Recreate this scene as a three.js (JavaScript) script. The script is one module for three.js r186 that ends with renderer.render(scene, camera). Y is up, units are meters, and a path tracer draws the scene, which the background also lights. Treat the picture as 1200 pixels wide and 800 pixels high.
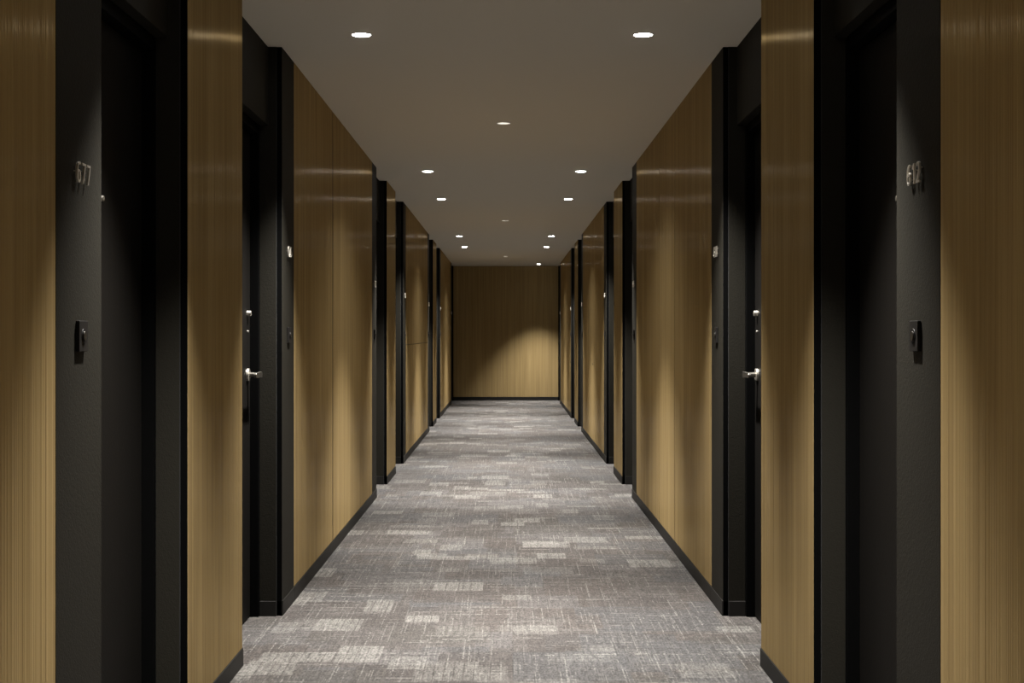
import * as THREE from 'three';
import { RoundedBoxGeometry } from 'three/addons/geometries/RoundedBoxGeometry.js';
import { mergeGeometries } from 'three/addons/utils/BufferGeometryUtils.js';
import { TextGeometry } from 'three/addons/geometries/TextGeometry.js';
import { FontLoader } from 'three/addons/loaders/FontLoader.js';

// ---------------------------------------------------------------- camera, exposure
const scene = new THREE.Scene();
scene.background = new THREE.Color(0x000000);
const camera = new THREE.PerspectiveCamera(2 * Math.atan(400 / 1667) * 180 / Math.PI, 1.5, 0.05, 100);
camera.position.set(0.0185, 1.19, 0);
camera.lookAt(0.0185, 1.19, -10);
camera.setViewOffset(1200, 800, 6, 9, 1200, 800);      // shift lens: the verticals stay upright
const renderer = new THREE.WebGLRenderer({ antialias: true });
renderer.toneMapping = THREE.LinearToneMapping;
renderer.toneMappingExposure = 1.0;
renderer.shadowMap.enabled = true;

// light of the ceiling fittings (each built below; the nearest ones are out of view)
const DEG = Math.PI / 180, SIDE_CD = 48, MID_CD = 58, FIELD_CD = 4.5, CONE = 37.5 * DEG, FIELD = 68 * DEG;   // the deep set fittings throw a faint wide field round their beam
const LIGHT = new THREE.Color().setRGB(1, 0.97, 0.915);
const LENS_GLOW = 55, MID_GLOW = 6;

// ---------------------------------------------------------------- measures (metres)
const HW = 0.9305;              // half the corridor's width
const H = 2.4;                  // ceiling height
const PERIOD = 7.02, PAIRS = [4.667, 11.687, 18.707, 25.727];   // middle of each pair of doors
const PANEL = 0.4365, OPEN = 0.9, STRIP = 0.337;                 // half pier, door opening, number strip
const END = 25.42, BACK = -5;                           // end walls, by distance from the camera
const BASE_H = 0.064;
const DEEP = 0.3;               // how far the walls are built outward

// ---------------------------------------------------------------- small helpers
let seed = 7;
function rnd() { seed = (seed * 1664525 + 1013904223) >>> 0; return seed / 4294967296; }
const range = (a, b) => a + (b - a) * rnd();
const used = new Map();
function numbered(name) {
  const n = used.get(name) ?? 0; used.set(name, n + 1);
  return n ? `${name}_${String(n).padStart(3, '0')}` : name;
}
function metreUV(geometry, du = 0, dv = 0) {            // uv in metres, by the way each face points
  const g = geometry.index ? geometry.toNonIndexed() : geometry, p = g.attributes.position, uv = new Float32Array(p.count * 2);
  const a = new THREE.Vector3(), b = new THREE.Vector3(), c = new THREE.Vector3();
  for (let i = 0; i < p.count; i += 3) {
    a.fromBufferAttribute(p, i); b.fromBufferAttribute(p, i + 1); c.fromBufferAttribute(p, i + 2);
    const n = b.clone().sub(a).cross(c.clone().sub(a)), x = Math.abs(n.x), y = Math.abs(n.y), z = Math.abs(n.z);
    [a, b, c].forEach((v, k) => {
      const q = x >= y && x >= z ? [v.z, v.y] : z >= y ? [v.x, v.y] : [v.x, v.z];
      uv[(i + k) * 2] = q[0] + du; uv[(i + k) * 2 + 1] = q[1] + dv;
    });
  }
  g.setAttribute('uv', new THREE.BufferAttribute(uv, 2));
  return g;
}
function box(x0, x1, y0, y1, z0, z1, bevel = 0.0012, du = 0, dv = 0) {
  const sx = Math.abs(x1 - x0), sy = Math.abs(y1 - y0), sz = Math.abs(z1 - z0);
  const g = bevel ? new RoundedBoxGeometry(sx, sy, sz, 1, Math.min(bevel, sx / 2.1, sy / 2.1, sz / 2.1)) : new THREE.BoxGeometry(sx, sy, sz);
  g.translate((x0 + x1) / 2, (y0 + y1) / 2, (z0 + z1) / 2);
  return metreUV(g, du, dv);
}
// s = -1 left wall, +1 right wall; d = distance down the corridor; w = depth into the wall from its face
const wallBox = (s, d0, d1, w0, w1, y0, y1, bevel, du, dv) => box(s * (HW + w0), s * (HW + w1), y0, y1, -d1, -d0, bevel, du, dv);
function mesh(name, geometry, material, parent) {
  const m = new THREE.Mesh(geometry, material); m.name = parent === scene ? numbered(name) : name;
  m.castShadow = m.receiveShadow = true; parent.add(m); return m;
}
function structure(name, label, category) {
  const g = new THREE.Group(); g.name = name; g.userData = { kind: 'structure', label, category }; scene.add(g); return g;
}
function thing(name, label, category, position, turn = 0, group) {
  const g = new THREE.Group(); g.name = numbered(name); g.position.set(...position); g.rotation.y = turn;
  g.userData = { label, category }; if (group) g.userData.group = group; scene.add(g); return g;
}
const spelled = r => [...r].map(c => ['zero', 'one', 'two', 'three', 'four', 'five', 'six', 'seven', 'eight', 'nine'][c]).join('-');
const facing = s => (s < 0 ? Math.PI / 2 : -Math.PI / 2);     // turns a group so that its +z looks into the corridor

// ---------------------------------------------------------------- textures
function hash(x, y = 0, k = 0) { let h = (x * 374761393 + y * 668265263 + k * 974711) | 0; h = Math.imul(h ^ (h >>> 13), 1274126177); h ^= h >>> 16; return (h >>> 0) / 4294967296; }
function noise2(x, y, k, px, py) {                            // value noise, periodic in px, py
  const xi = Math.floor(x), yi = Math.floor(y), fx = x - xi, fy = y - yi, sx = fx * fx * (3 - 2 * fx), sy = fy * fy * (3 - 2 * fy);
  const m = (v, p) => ((v % p) + p) % p, x0 = m(xi, px), x1 = m(xi + 1, px), y0 = m(yi, py), y1 = m(yi + 1, py);
  const a = hash(x0, y0, k), b = hash(x1, y0, k), c = hash(x0, y1, k), d = hash(x1, y1, k);
  return a + (b - a) * sx + (c - a) * sy + (a - b - c + d) * sx * sy;
}
function dataTexture(w, h, data, srgb, ru, rv) {
  const t = new THREE.DataTexture(data, w, h, THREE.RGBAFormat);
  t.wrapS = t.wrapT = THREE.RepeatWrapping; t.magFilter = THREE.LinearFilter; t.minFilter = THREE.LinearFilter;
  if (srgb) t.colorSpace = THREE.SRGBColorSpace;
  t.repeat.set(ru, rv); t.needsUpdate = true; return t;
}
const toSRGB = v => { v = Math.min(1, Math.max(0, v)); return 255 * (v <= 0.0031308 ? 12.92 * v : 1.055 * v ** (1 / 2.4) - 0.055); };

const WOOD = [0.388, 0.280, 0.131];
// oak veneer: straight vertical grain, 2.56 m of it side by side, 2.56 m tall
function woodTextures() {
  const W = 2048, Hh = 512, col = new Uint8Array(W * Hh * 4), nrm = new Uint8Array(W * 8 * 4);
  for (let j = 0; j < Hh; j++) for (let i = 0; i < W; i++) {
    const v = j / Hh, wob = (noise2(i / 256, v * 4, 11, 8, 4) - 0.5) * 7;
    const x = i + wob;
    const broad = noise2(x / 64, v * 2, 1, 32, 2), mid = noise2(x / 16, v * 3, 2, 128, 3), fine = noise2(x / 5, v * 5, 3, 410, 5), hair = noise2(x / 2, v * 14, 4, 1024, 14);
    const leaf = hash(Math.floor(x / 128) & 15, 0, 21) - 0.5;                  // veneer leaves differ a little
    const t = 0.14 * (broad - 0.5) + 0.17 * (mid - 0.5) + 0.15 * (fine - 0.5) + 0.09 * (hair - 0.5) + 0.05 * leaf;
    const warm = 1 + 0.05 * (mid - 0.5), k = (j * W + i) * 4;
    col[k] = toSRGB(WOOD[0] * (1 + t)); col[k + 1] = toSRGB(WOOD[1] * (1 + t * 1.08)); col[k + 2] = toSRGB(WOOD[2] * (1 + t * 1.2) / warm); col[k + 3] = 255;
  }
  for (let j = 0; j < 8; j++) for (let i = 0; i < W; i++) {                    // the pores run upright, so the slopes lie across the grain only
    const k = (j * W + i) * 4, sl = (hash(i, 0, 31) + hash(i, 0, 32) + hash(i, 0, 33) - 1.5) * 0.42, n = 1 / Math.hypot(1, sl);
    nrm[k] = 127.5 + 127.5 * sl * n; nrm[k + 1] = 127.5; nrm[k + 2] = 127.5 + 127.5 * n; nrm[k + 3] = 255;
  }
  return [dataTexture(W, Hh, col, true, 1 / 2.56, 1 / 2.56), dataTexture(W, 8, nrm, false, 1 / 2.56, 1 / 2.56)];
}
// pebbled black wall covering of strips and jambs, 0.4 m a side
function grainTexture() {
  const N = 512, d = new Uint8Array(N * N * 4);
  for (let j = 0; j < N; j++) for (let i = 0; i < N; i++) {
    const v = 0.5 * noise2(i / 3, j / 3, 5, 171, 171) + 0.3 * noise2(i / 8, j / 8, 6, 64, 64) + 0.2 * hash(i, j, 8), k = (j * N + i) * 4;
    d[k] = d[k + 1] = d[k + 2] = 255 * v; d[k + 3] = 255;
  }
  return dataTexture(N, N, d, false, 1 / 0.4, 1 / 0.4);
}
// woven carpet: patchwork of grey and brown weave with cream blocks and loose cream threads
const CARPET_W = 2.4, CARPET_L = 10.24;
function carpetTexture() {
  const W = 1024, L = 2048, R = new Float32Array(W * L), G = new Float32Array(W * L), B = new Float32Array(W * L), way = new Uint8Array(W * L);
  const sx = W / CARPET_W, sz = L / CARPET_L;
  const tones = [[0.069, 0.061, 0.057], [0.062, 0.052, 0.047], [0.075, 0.072, 0.072], [0.049, 0.042, 0.039], [0.086, 0.079, 0.077], [0.062, 0.060, 0.061], [0.056, 0.050, 0.045]];
  function rect(x0, z0, w, l, f) {
    const i0 = Math.round(x0 * sx), i1 = Math.round((x0 + w) * sx), j0 = Math.round(z0 * sz), j1 = Math.max(j0 + 1, Math.round((z0 + l) * sz));
    for (let j = j0; j < j1; j++) for (let i = i0; i < i1; i++) {
      const a = ((i % W) + W) % W, b = ((j % L) + L) % L; f(b * W + a, i - i0, j - j0, i, j);
    }
  }
  const blend = (k, c, a) => { R[k] += (c[0] - R[k]) * a; G[k] += (c[1] - G[k]) * a; B[k] += (c[2] - B[k]) * a; };
  const X = () => range(0, CARPET_W), Z = () => range(0, CARPET_L);
  rect(0, 0, CARPET_W, CARPET_L, k => blend(k, tones[0], 1));
  for (let n = 0; n < 620; n++) {                                             // overlapping fields of weave
    const c = tones[Math.floor(rnd() * tones.length)], o = rnd() < 0.5 ? 1 : 0;
    rect(X(), Z(), range(0.10, 0.5), range(0.10, 0.5), k => { blend(k, c, 0.65); way[k] = o; });
  }
  const cream = [0.212, 0.203, 0.187];
  for (let n = 0; n < 170; n++) {                                             // cream blocks, cut into columns by dark threads
    const w = range(0.08, 0.28), l = range(0.06, 0.28), a = range(0.2, 0.7), step = Math.round(range(0.025, 0.06) * sx);
    rect(X(), Z(), w, l, (k, i, j) => { blend(k, cream, i % step < 2 ? a * 0.15 : a * (0.45 + 0.55 * hash(k, 3))); way[k] = 1; });
  }
  for (let n = 0; n < 1300; n++) {                                            // cream threads across
    const a = range(0.1, 0.55);
    rect(X(), Z(), range(0.04, 0.3), range(0.005, 0.016), (k, i) => blend(k, cream, a * (hash(i >> 2, n) > 0.35 ? 1 : 0.15)));
  }
  for (let n = 0; n < 4200; n++) {                                            // cream threads along
    const a = range(0.1, 0.6);
    rect(X(), Z(), range(0.0025, 0.005), range(0.05, 0.4), (k, i, j) => blend(k, cream, a * (hash(j >> 1, n) > 0.35 ? 1 : 0.15)));
  }
  const dark = [0.042, 0.038, 0.036];
  for (let n = 0; n < 1400; n++) rect(X(), Z(), range(0.06, 0.35), range(0.005, 0.012), (k, i) => blend(k, dark, 0.45 * (hash(i >> 2, n, 2) > 0.3 ? 1 : 0.2)));
  for (let n = 0; n < 1400; n++) rect(X(), Z(), range(0.0025, 0.005), range(0.06, 0.35), k => blend(k, dark, 0.4));
  const out = new Uint8Array(W * L * 4);
  for (let j = 0; j < L; j++) for (let i = 0; i < W; i++) {
    const k = j * W + i, row = way[k] ? noise2(i / 2, j / 14, 14, 512, 146) : noise2(i / 24, j, 15, 43, 2048);
    const s = 0.34 + 0.70 * hash(i >> 1, Math.floor(j / 3), 9) + 0.22 * noise2(i / 5, j / 3, 10, 205, 683) + 0.42 * row;
    out[k * 4] = toSRGB(R[k] * s); out[k * 4 + 1] = toSRGB(G[k] * s); out[k * 4 + 2] = toSRGB(B[k] * s); out[k * 4 + 3] = 255;
  }
  return dataTexture(W, L, out, true, 1 / CARPET_W, 1 / CARPET_L);
}
const [woodMap, woodNormal] = woodTextures(), grain = grainTexture();
const lin = (r, g, b) => new THREE.Color().setRGB(r, g, b);
const M = {
  wood: new THREE.MeshPhysicalMaterial({ map: woodMap, normalMap: woodNormal, roughness: 0.24, anisotropy: 0.9, metalness: 0.16, specularIntensity: 0.008, specularColor: lin(1, 0.82, 0.50) }),
  carpet: new THREE.MeshStandardMaterial({ map: carpetTexture(), roughness: 1 }),
  ceiling: new THREE.MeshStandardMaterial({ color: lin(0.70, 0.665, 0.58), roughness: 0.95 }),
  covering: new THREE.MeshPhysicalMaterial({ color: lin(0.0170, 0.0156, 0.0122), bumpMap: grain, bumpScale: 0.0006, roughness: 0.62, specularIntensity: 0.13 }),
  door: new THREE.MeshPhysicalMaterial({ color: lin(0.0068, 0.0060, 0.0052), bumpMap: grain, bumpScale: 0.0003, roughness: 0.6, specularIntensity: 0.12 }),
  black: new THREE.MeshPhysicalMaterial({ color: lin(0.0016, 0.0016, 0.0016), roughness: 0.7, specularIntensity: 0.08 }),
  base: new THREE.MeshPhysicalMaterial({ color: lin(0.0145, 0.0135, 0.0122), roughness: 0.55, specularIntensity: 0.3 }),
  core: new THREE.MeshStandardMaterial({ color: lin(0.01, 0.01, 0.01), roughness: 0.9 }),
  nickel: new THREE.MeshStandardMaterial({ color: lin(0.68, 0.64, 0.57), metalness: 1, roughness: 0.46 }),
  lever: new THREE.MeshStandardMaterial({ color: lin(0.24, 0.225, 0.20), metalness: 1, roughness: 0.36 }),
  bell: new THREE.MeshPhysicalMaterial({ color: lin(0.009, 0.008, 0.0075), roughness: 0.5, specularIntensity: 0.3 }),
  bellButton: new THREE.MeshStandardMaterial({ color: lin(0.045, 0.042, 0.037), metalness: 0.8, roughness: 0.35 }),
  ring: new THREE.MeshStandardMaterial({ color: lin(0.68, 0.66, 0.62), roughness: 0.6 }),
  lens: new THREE.MeshStandardMaterial({ color: lin(0.8, 0.8, 0.8), emissive: LIGHT.clone(), emissiveIntensity: LENS_GLOW }),
  midLens: new THREE.MeshStandardMaterial({ color: lin(0.8, 0.8, 0.8), emissive: LIGHT.clone(), emissiveIntensity: MID_GLOW }),
};

// ---------------------------------------------------------------- fittings' places
const SIDE_X = 0.57, LAMP_D = 1.09, CAN_R = 0.038;
const lamps = [];                                         // [x, distance, kind, label]
const roomsLeft = ['677', '675', '673', '671', '669', '667', '665'], roomsRight = ['612', '614', '616', '618', '620', '622', '624'];
PAIRS.forEach((m, i) => [-1, 1].forEach(q => {
  const d = m + q * LAMP_D; if (d > END) return;
  for (const s of [-1, 1]) {
    if (s < 0 && d > 24) continue;                        // the last fitting stands alone on the right
    lamps.push([s * SIDE_X, d, 'side', `glowing round ceiling downlight in front of door ${spelled((s < 0 ? roomsLeft : roomsRight)[i * 2 + (q > 0 ? 1 : 0)])}`]);
  }
}));
lamps.push([-SIDE_X, PAIRS[0] - PERIOD + LAMP_D, 'side', 'glowing round ceiling downlight out of view, over the long oak panel that ends at number six-seven-seven']);  // this pair is out of view behind the camera, lighting the near end
lamps.push([SIDE_X, PAIRS[0] - PERIOD + LAMP_D, 'side', 'glowing round ceiling downlight out of view, over the long oak panel that ends at number six-one-two']);
['before door 677', 'between doors 675 and 673', 'between doors 671 and 669', 'between doors 667 and 665'].map(t => t.replace(/\d+/g, spelled)).forEach((where, i) =>
  lamps.push([0, PAIRS[0] - PERIOD / 2 + i * PERIOD, 'middle', `deep set round downlight in mid ceiling ${where}`]));  // the first is out of view, continuing the spacing of the others

// ---------------------------------------------------------------- floor and ceiling
{
  const floor = mesh('floor', box(-HW - DEEP, HW + DEEP, -0.12, 0, -END - 0.3, -BACK + 0.3, 0), M.carpet, scene);
  floor.userData = { kind: 'structure', label: 'grey brown woven carpet with cream blocks and threads', category: 'carpet' };
  const sh = new THREE.Shape([[-HW - DEEP, BACK - 0.3], [HW + DEEP, BACK - 0.3], [HW + DEEP, END + 0.3], [-HW - DEEP, END + 0.3]].map(p => new THREE.Vector2(...p)));
  for (const [x, d] of lamps) { const h = new THREE.Path(); h.absarc(x, d, CAN_R + 0.001, 0, Math.PI * 2, true); sh.holes.push(h); }
  const g = new THREE.ExtrudeGeometry(sh, { depth: 0.12, bevelEnabled: false, curveSegments: 28 });
  g.rotateX(-Math.PI / 2);                                // shape y (distance) runs to -z, depth runs up
  g.translate(0, H, 0);
  const c = mesh('ceiling', g, M.ceiling, scene);
  c.userData = { kind: 'structure', label: 'plain off white plaster ceiling with round downlights', category: 'ceiling' };
}

// ---------------------------------------------------------------- walls
const walls = { '-1': structure('wall_left', 'corridor wall of oak panels and black door recesses, odd room numbers', 'wall'), '1': structure('wall_right', 'corridor wall of oak panels and black door recesses, even room numbers', 'wall') };
const bases = { '-1': structure('baseboard_left', 'low black baseboard under the wall with odd room numbers', 'baseboard'), '1': structure('baseboard_right', 'low black baseboard under the wall with even room numbers', 'baseboard') };
const PT = 0.022;                                         // panel thickness
const GAP = 0.002;
function woodRun(s, d0, d1, seams = [], seamGap = 0.006, y0 = BASE_H, y1 = H) {
  const at = [d0, ...seams, d1], out = [];
  for (let i = 0; i < at.length - 1; i++) {
    const a = at[i] + (i ? seamGap / 2 : GAP), b = at[i + 1] - (i < at.length - 2 ? seamGap / 2 : GAP);
    if (i) mesh('joint_strip', wallBox(s, at[i] - seamGap / 2, at[i] + seamGap / 2, 0.0015, PT, y0, y1, 0), M.black, walls[s]);
    out.push(mesh('wood_panel', wallBox(s, a, b, 0, PT, y0, y1, 0.0012, Math.round(rnd() * 2048) / 800, rnd() * 2), M.wood, walls[s]));
  }
  return out;
}
const core = (s, d0, d1) => mesh('wall_core', wallBox(s, d0 - 0.003, d1 + 0.003, PT, DEEP, 0, H, 0), M.core, walls[s]);
const skirt = (s, d0, d1) => mesh('baseboard_length', wallBox(s, d0, d1, -0.004, PT, 0.0, BASE_H, 0.002), M.base, bases[s]);

function jamb(s, d, q) {                                  // side of a recess at distance d; q = +1 when the recess lies beyond d, -1 when before
  const W = walls[s], f = (t0, t1, w0, w1, y0, y1, bev) => wallBox(s, Math.min(d + q * t0, d + q * t1), Math.max(d + q * t0, d + q * t1), w0, w1, y0, y1, bev);
  mesh('corner_trim', f(-0.006, 0.0, 0.001, 0.023, 0, H, 0.001), M.black, W);
  mesh('jamb_panel', f(-0.002, 0.004, 0.024, 0.094, BASE_H, H, 0.001), M.covering, W);
  mesh('baseboard_return', f(-0.002, 0.011, 0.024, 0.094, 0, BASE_H, 0.002), M.base, bases[s]);
}
function recess(s, a, b) {
  jamb(s, a, 1); jamb(s, b, -1);
  mesh('bulkhead', wallBox(s, a, b, 0.058, DEEP, 2.07, H, 0.002), M.covering, walls[s]);
  mesh('wall_core', wallBox(s, a - 0.01, b + 0.01, 0.19, DEEP, 0, 2.07, 0), M.core, walls[s]);
}
function strip(s, a, b) {
  mesh('number_strip', wallBox(s, a + 0.001, b - 0.001, 0, PT, BASE_H, H, 0.0012, rnd(), rnd()), M.covering, walls[s]);
  core(s, a, b); skirt(s, a, b);
}
for (const s of [-1, 1]) {
  PAIRS.forEach((m, i) => {
    const a0 = m - PANEL - OPEN - STRIP, a1 = m - PANEL - OPEN, a2 = m - PANEL, a3 = m + PANEL, a4 = a3 + OPEN, a5 = a4 + STRIP;
    strip(s, a0, a1); recess(s, a1, a2);
    if (i < 3) { woodRun(s, a2, a3); core(s, a2, a3); skirt(s, a2, a3); recess(s, a3, a4); strip(s, a4, a5); }
    const prev = i ? PAIRS[i - 1] + PANEL + OPEN + STRIP : BACK;                 // the long run before this pair
    core(s, prev, a0); skirt(s, prev, a0);
    const k = i - 1, off = PERIOD * k;
    if (i === 0) woodRun(s, prev, a0, [0.74]);
    else if (s < 0 && i === 2) {                                                 // concealed hatch low in the panelling
      woodRun(s, prev, a0, [], 0.006, 1.089, H);
      woodRun(s, prev, a0, [14.775, 15.44], 0.012, BASE_H, 1.083);
    } else if (s < 0) woodRun(s, prev, a0, [7.755 + off], 0.03);
    else {
      const p = woodRun(s, prev, a0, [7.735 + off, 8.515 + off], 0.016);
      if (i === 2) {                                                             // lock of the concealed cupboard
        const g = new THREE.CylinderGeometry(0.011, 0.011, 0.006, 20); g.rotateZ(Math.PI / 2); g.translate(HW - 0.001, 0.87, -15.11);
        const l = mesh('lock_cylinder', g, M.bellButton, p[1]); l.userData.label = 'small dark lock in oak panel';
      }
    }
  });
}
{
  const w = structure('wall_end', 'oak panelled wall closing the far end of the corridor', 'wall');
  mesh('wood_panel', box(-HW - 0.12, HW + 0.12, BASE_H, H, -END - PT, -END, 0.001, 0.3, 0.4), M.wood, w);
  mesh('wall_core', box(-HW - DEEP, HW + DEEP, 0, H, -END - 0.3, -END - PT, 0), M.core, w);
  const b = structure('baseboard_end', 'low black baseboard under the far end wall', 'baseboard');
  mesh('baseboard_length', box(-HW - 0.12, HW + 0.12, 0, BASE_H, -END - PT, -END + 0.006, 0.002), M.base, b);
  const k = structure('wall_back', 'unseen oak panelled wall closing the corridor behind the camera', 'wall');  // unseen behind the camera, closes the corridor so that light bounces back
  mesh('wood_panel', box(-HW, HW, BASE_H, H, -BACK, -BACK + PT, 0.001, 1.1, 0.4), M.wood, k);
  mesh('wall_core', box(-HW - DEEP, HW + DEEP, 0, H, -BACK + PT, -BACK + 0.3, 0), M.core, k);
}

// ---------------------------------------------------------------- doors
let doorCount = 0;
function leverShape() {                                   // neck out of the rose, lever along -x, rounded at its end
  const neck = new THREE.CylinderGeometry(0.0095, 0.0105, 0.05, 20); neck.rotateX(Math.PI / 2); neck.translate(0, 0, 0.032);
  const sh = new THREE.Shape();
  sh.moveTo(0.012, -0.011); sh.lineTo(-0.118, -0.008); sh.quadraticCurveTo(-0.128, -0.0075, -0.128, 0.001); sh.quadraticCurveTo(-0.128, 0.0085, -0.118, 0.0085); sh.lineTo(0.004, 0.011); sh.quadraticCurveTo(0.014, 0.011, 0.014, 0); sh.quadraticCurveTo(0.014, -0.011, 0.012, -0.011);
  const bar = new THREE.ExtrudeGeometry(sh, { depth: 0.009, bevelEnabled: true, bevelSize: 0.0018, bevelThickness: 0.0018, bevelSegments: 2, curveSegments: 8 });
  bar.translate(0, 0, 0.05);
  const ng = neck.toNonIndexed();
  return mergeGeometries([ng, bar].map(g => { for (const k of Object.keys(g.attributes)) if (!['position', 'normal', 'uv'].includes(k)) g.deleteAttribute(k); return g; }));
}
const LEVER = leverShape();
function door(s, a, b, latchFar, room) {
  const mid = (a + b) / 2, w = b - a, g = structure(`door_${++doorCount}`, `black flush hotel door in the recess of room ${spelled(room)}`, 'door');
  g.position.set(s * HW, 0, -mid); g.rotation.y = facing(s);
  const L = (latchFar ? 1 : -1) * (s < 0 ? 1 : -1);       // latch side along the group's own x
  const hw = w / 2 - 0.0005, F = 0.026;
  for (const q of [-1, 1]) mesh('frame_upright', box(q * hw, q * (hw - F), 0.001, 2.069, -0.17, -0.0945, 0.0015), M.black, g);
  mesh('frame_head', box(-hw + F, hw - F, 2.03, 2.069, -0.17, -0.0945, 0.0015), M.black, g);
  const lw = hw - F - 0.003;
  const leaf = mesh('door_leaf', box(-lw, lw, 0.007, 2.027, -0.175, -0.13, 0.0015), M.door, g);
  const hx = L * (lw - 0.062), y = 1.02;
  const rose = new THREE.CylinderGeometry(0.026, 0.026, 0.009, 32); rose.rotateX(Math.PI / 2); rose.translate(hx, y, -0.1255);
  mesh('rose', rose, M.nickel, leaf).userData.label = 'round nickel rose';
  const lever = mesh('lever_handle', LEVER, M.lever, leaf); lever.position.set(hx, y, -0.13); lever.rotation.z = L > 0 ? 0 : Math.PI;
  lever.userData.label = 'dark nickel lever handle';
  const bolt = new THREE.CylinderGeometry(0.011, 0.012, 0.016, 24); bolt.rotateX(Math.PI / 2); bolt.translate(hx, 1.275, -0.122);
  mesh('lock_cylinder', bolt, M.nickel, leaf).userData.label = 'small nickel lock cylinder';
  const stud = new THREE.CylinderGeometry(0.004, 0.004, 0.006, 16); stud.rotateX(Math.PI / 2); stud.translate(hx, 1.2, -0.127);
  mesh('stud', stud, M.nickel, leaf);
  const eye = new THREE.CylinderGeometry(0.007, 0.008, 0.008, 20); eye.rotateX(Math.PI / 2); eye.translate(0, 1.55, -0.126);
  mesh('peephole', eye, M.nickel, leaf).userData.label = 'small nickel peephole';
}

// ---------------------------------------------------------------- room numbers and bells on the black strips
const font = await new FontLoader().loadAsync('fonts/droid/droid_sans_regular.typeface.json');
const digits = {};
const STAND = 0.0045;                                     // the numerals stand off the wall on short pins
function digit(c) {
  if (!digits[c]) {
    const g = new TextGeometry(c, { font, size: 0.0455, depth: 0.0038, curveSegments: 6, bevelEnabled: true, bevelThickness: 0.0006, bevelSize: 0.0002, bevelSegments: 1 });
    g.computeBoundingBox(); g.translate(-(g.boundingBox.max.x + g.boundingBox.min.x) / 2, 0, STAND + 0.0006); g.scale(0.86, 1, 1);
    const t = g.index ? g.toNonIndexed() : g, p = t.attributes.position, v = [0, 1, 2].map(() => new THREE.Vector3()), best = [null, null];
    for (let k = 0; k < p.count; k += 3) {                // a pin behind the broadest spot of the lower and of the upper half
      v.forEach((q, n) => q.fromBufferAttribute(p, k + n));
      const n = v[1].clone().sub(v[0]).cross(v[2].clone().sub(v[0])), mid = v[0].clone().add(v[1]).add(v[2]).divideScalar(3), half = mid.y > 0.017 ? 1 : 0;
      if (n.z > 0.9 * n.length() && (!best[half] || n.z > best[half][0])) best[half] = [n.z, mid];
    }
    const pins = best.filter(Boolean).map(([, m]) => { const q = new THREE.CylinderGeometry(0.0011, 0.0011, STAND + 0.002, 10).toNonIndexed(); q.rotateX(Math.PI / 2); q.translate(m.x, m.y, (STAND + 0.002) / 2); return q; });
    digits[c] = mergeGeometries([t, ...pins]);
  }
  return digits[c];
}
const BUTTON = (() => { const g = new THREE.LatheGeometry([[0, 0], [0.0115, 0], [0.0115, 0.003], [0.0105, 0.0042], [0.0035, 0.0036], [0, 0.0034]].map(p => new THREE.Vector2(...p)), 32); g.rotateX(Math.PI / 2); return g; })();
const BEZEL = (() => { const g = new THREE.TorusGeometry(0.0150, 0.0016, 8, 36); return g; })();
const PLATE = new RoundedBoxGeometry(0.064, 0.068, 0.0085, 2, 0.0015);
function fittings(s, a, b, room) {
  const mid = -(a + b) / 2, turn = facing(s);
  const n = thing('room_number', `metal numerals ${spelled(room)} mounted on black wall strip`, 'room number', [s * HW, 1.523, mid], turn, 'room numbers along the corridor');
  [...room].forEach((c, i) => { const m = mesh('digit', digit(c), M.nickel, n); m.position.set((i - 1) * 0.036, 0, 0.0002); });
  const bell = thing('doorbell', `small square black doorbell under room number ${spelled(room)}`, 'doorbell', [s * HW, 1.185, mid], turn, 'doorbells under the room numbers');
  mesh('plate', PLATE, M.bell, bell).position.z = 0.0044;
  mesh('bezel', BEZEL, M.bell, bell).position.z = 0.0088;
  mesh('button', BUTTON, M.bellButton, bell).position.z = 0.0086;
}
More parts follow.
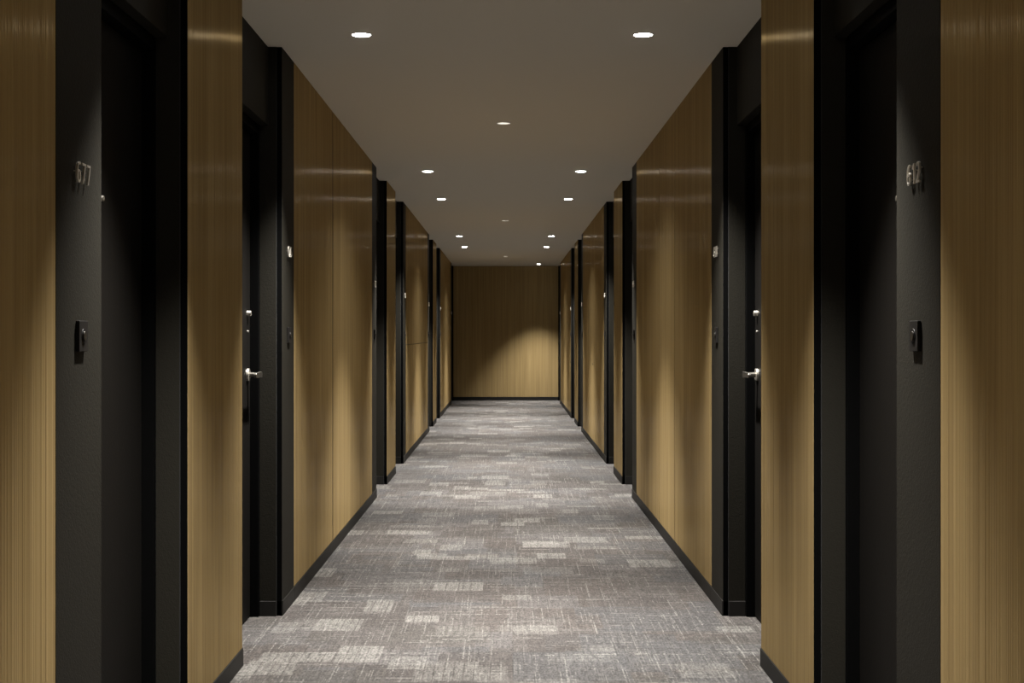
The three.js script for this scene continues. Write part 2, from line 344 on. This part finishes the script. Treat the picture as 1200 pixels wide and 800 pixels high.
for (const s of [-1, 1]) {
  const rooms = s < 0 ? roomsLeft : roomsRight;
  PAIRS.forEach((m, i) => {
    const a1 = m - PANEL - OPEN;
    door(s, a1, a1 + OPEN, false, rooms[i * 2]); fittings(s, a1 - STRIP, a1, rooms[i * 2]);
    if (i < 3) { const a3 = m + PANEL; door(s, a3, a3 + OPEN, true, rooms[i * 2 + 1]); fittings(s, a3 + OPEN, a3 + OPEN + STRIP, rooms[i * 2 + 1]); }
  });
}

// ---------------------------------------------------------------- ceiling fittings with their light
const lathe = pts => new THREE.LatheGeometry(pts.map(p => new THREE.Vector2(...p)), 40);
const RING = lathe([[CAN_R - 0.001, 0.004], [CAN_R - 0.001, -0.0015], [CAN_R + 0.001, -0.0025], [CAN_R + 0.006, -0.0022], [CAN_R + 0.0075, 0]]);
const CAN = lathe([[CAN_R - 0.001, 0], [CAN_R - 0.001, 0.075], [0, 0.075]]);
const LENS = lathe([[0, -0.006], [0.012, -0.0057], [0.024, -0.0046], [0.032, -0.003], [CAN_R - 0.0015, -0.001], [CAN_R - 0.0015, 0.003], [0, 0.003]]);   // slightly domed
for (const [x, d, kind, label] of lamps) {
  const side = kind === 'side', g = thing('downlight', label, 'downlight', [x, H, -d], 0, side ? 'downlights along the two walls' : 'downlights down the middle of the ceiling');
  mesh('trim_ring', RING, M.ring, g);
  mesh('housing', CAN, M.ring, g);
  mesh('lens', LENS, side ? M.lens : M.midLens, g).position.y = side ? 0 : 0.03;
  for (const [cd, cone] of side ? [[SIDE_CD, CONE]] : [[MID_CD, CONE], [FIELD_CD, FIELD]]) {
    const l = new THREE.SpotLight(LIGHT, cd, 0, cone, side ? 0.8 : 1, 2);
    l.name = 'downlight_beam'; l.position.set(0, -0.038, 0); l.castShadow = true; l.shadow.radius = 1.5;
    l.target.name = 'beam_target'; l.target.position.set(0, -2, 0); g.add(l); g.add(l.target);
  }
}
scene.traverse(o => { if (o.isMesh) o.castShadow = o.receiveShadow = true; });
renderer.render(scene, camera);
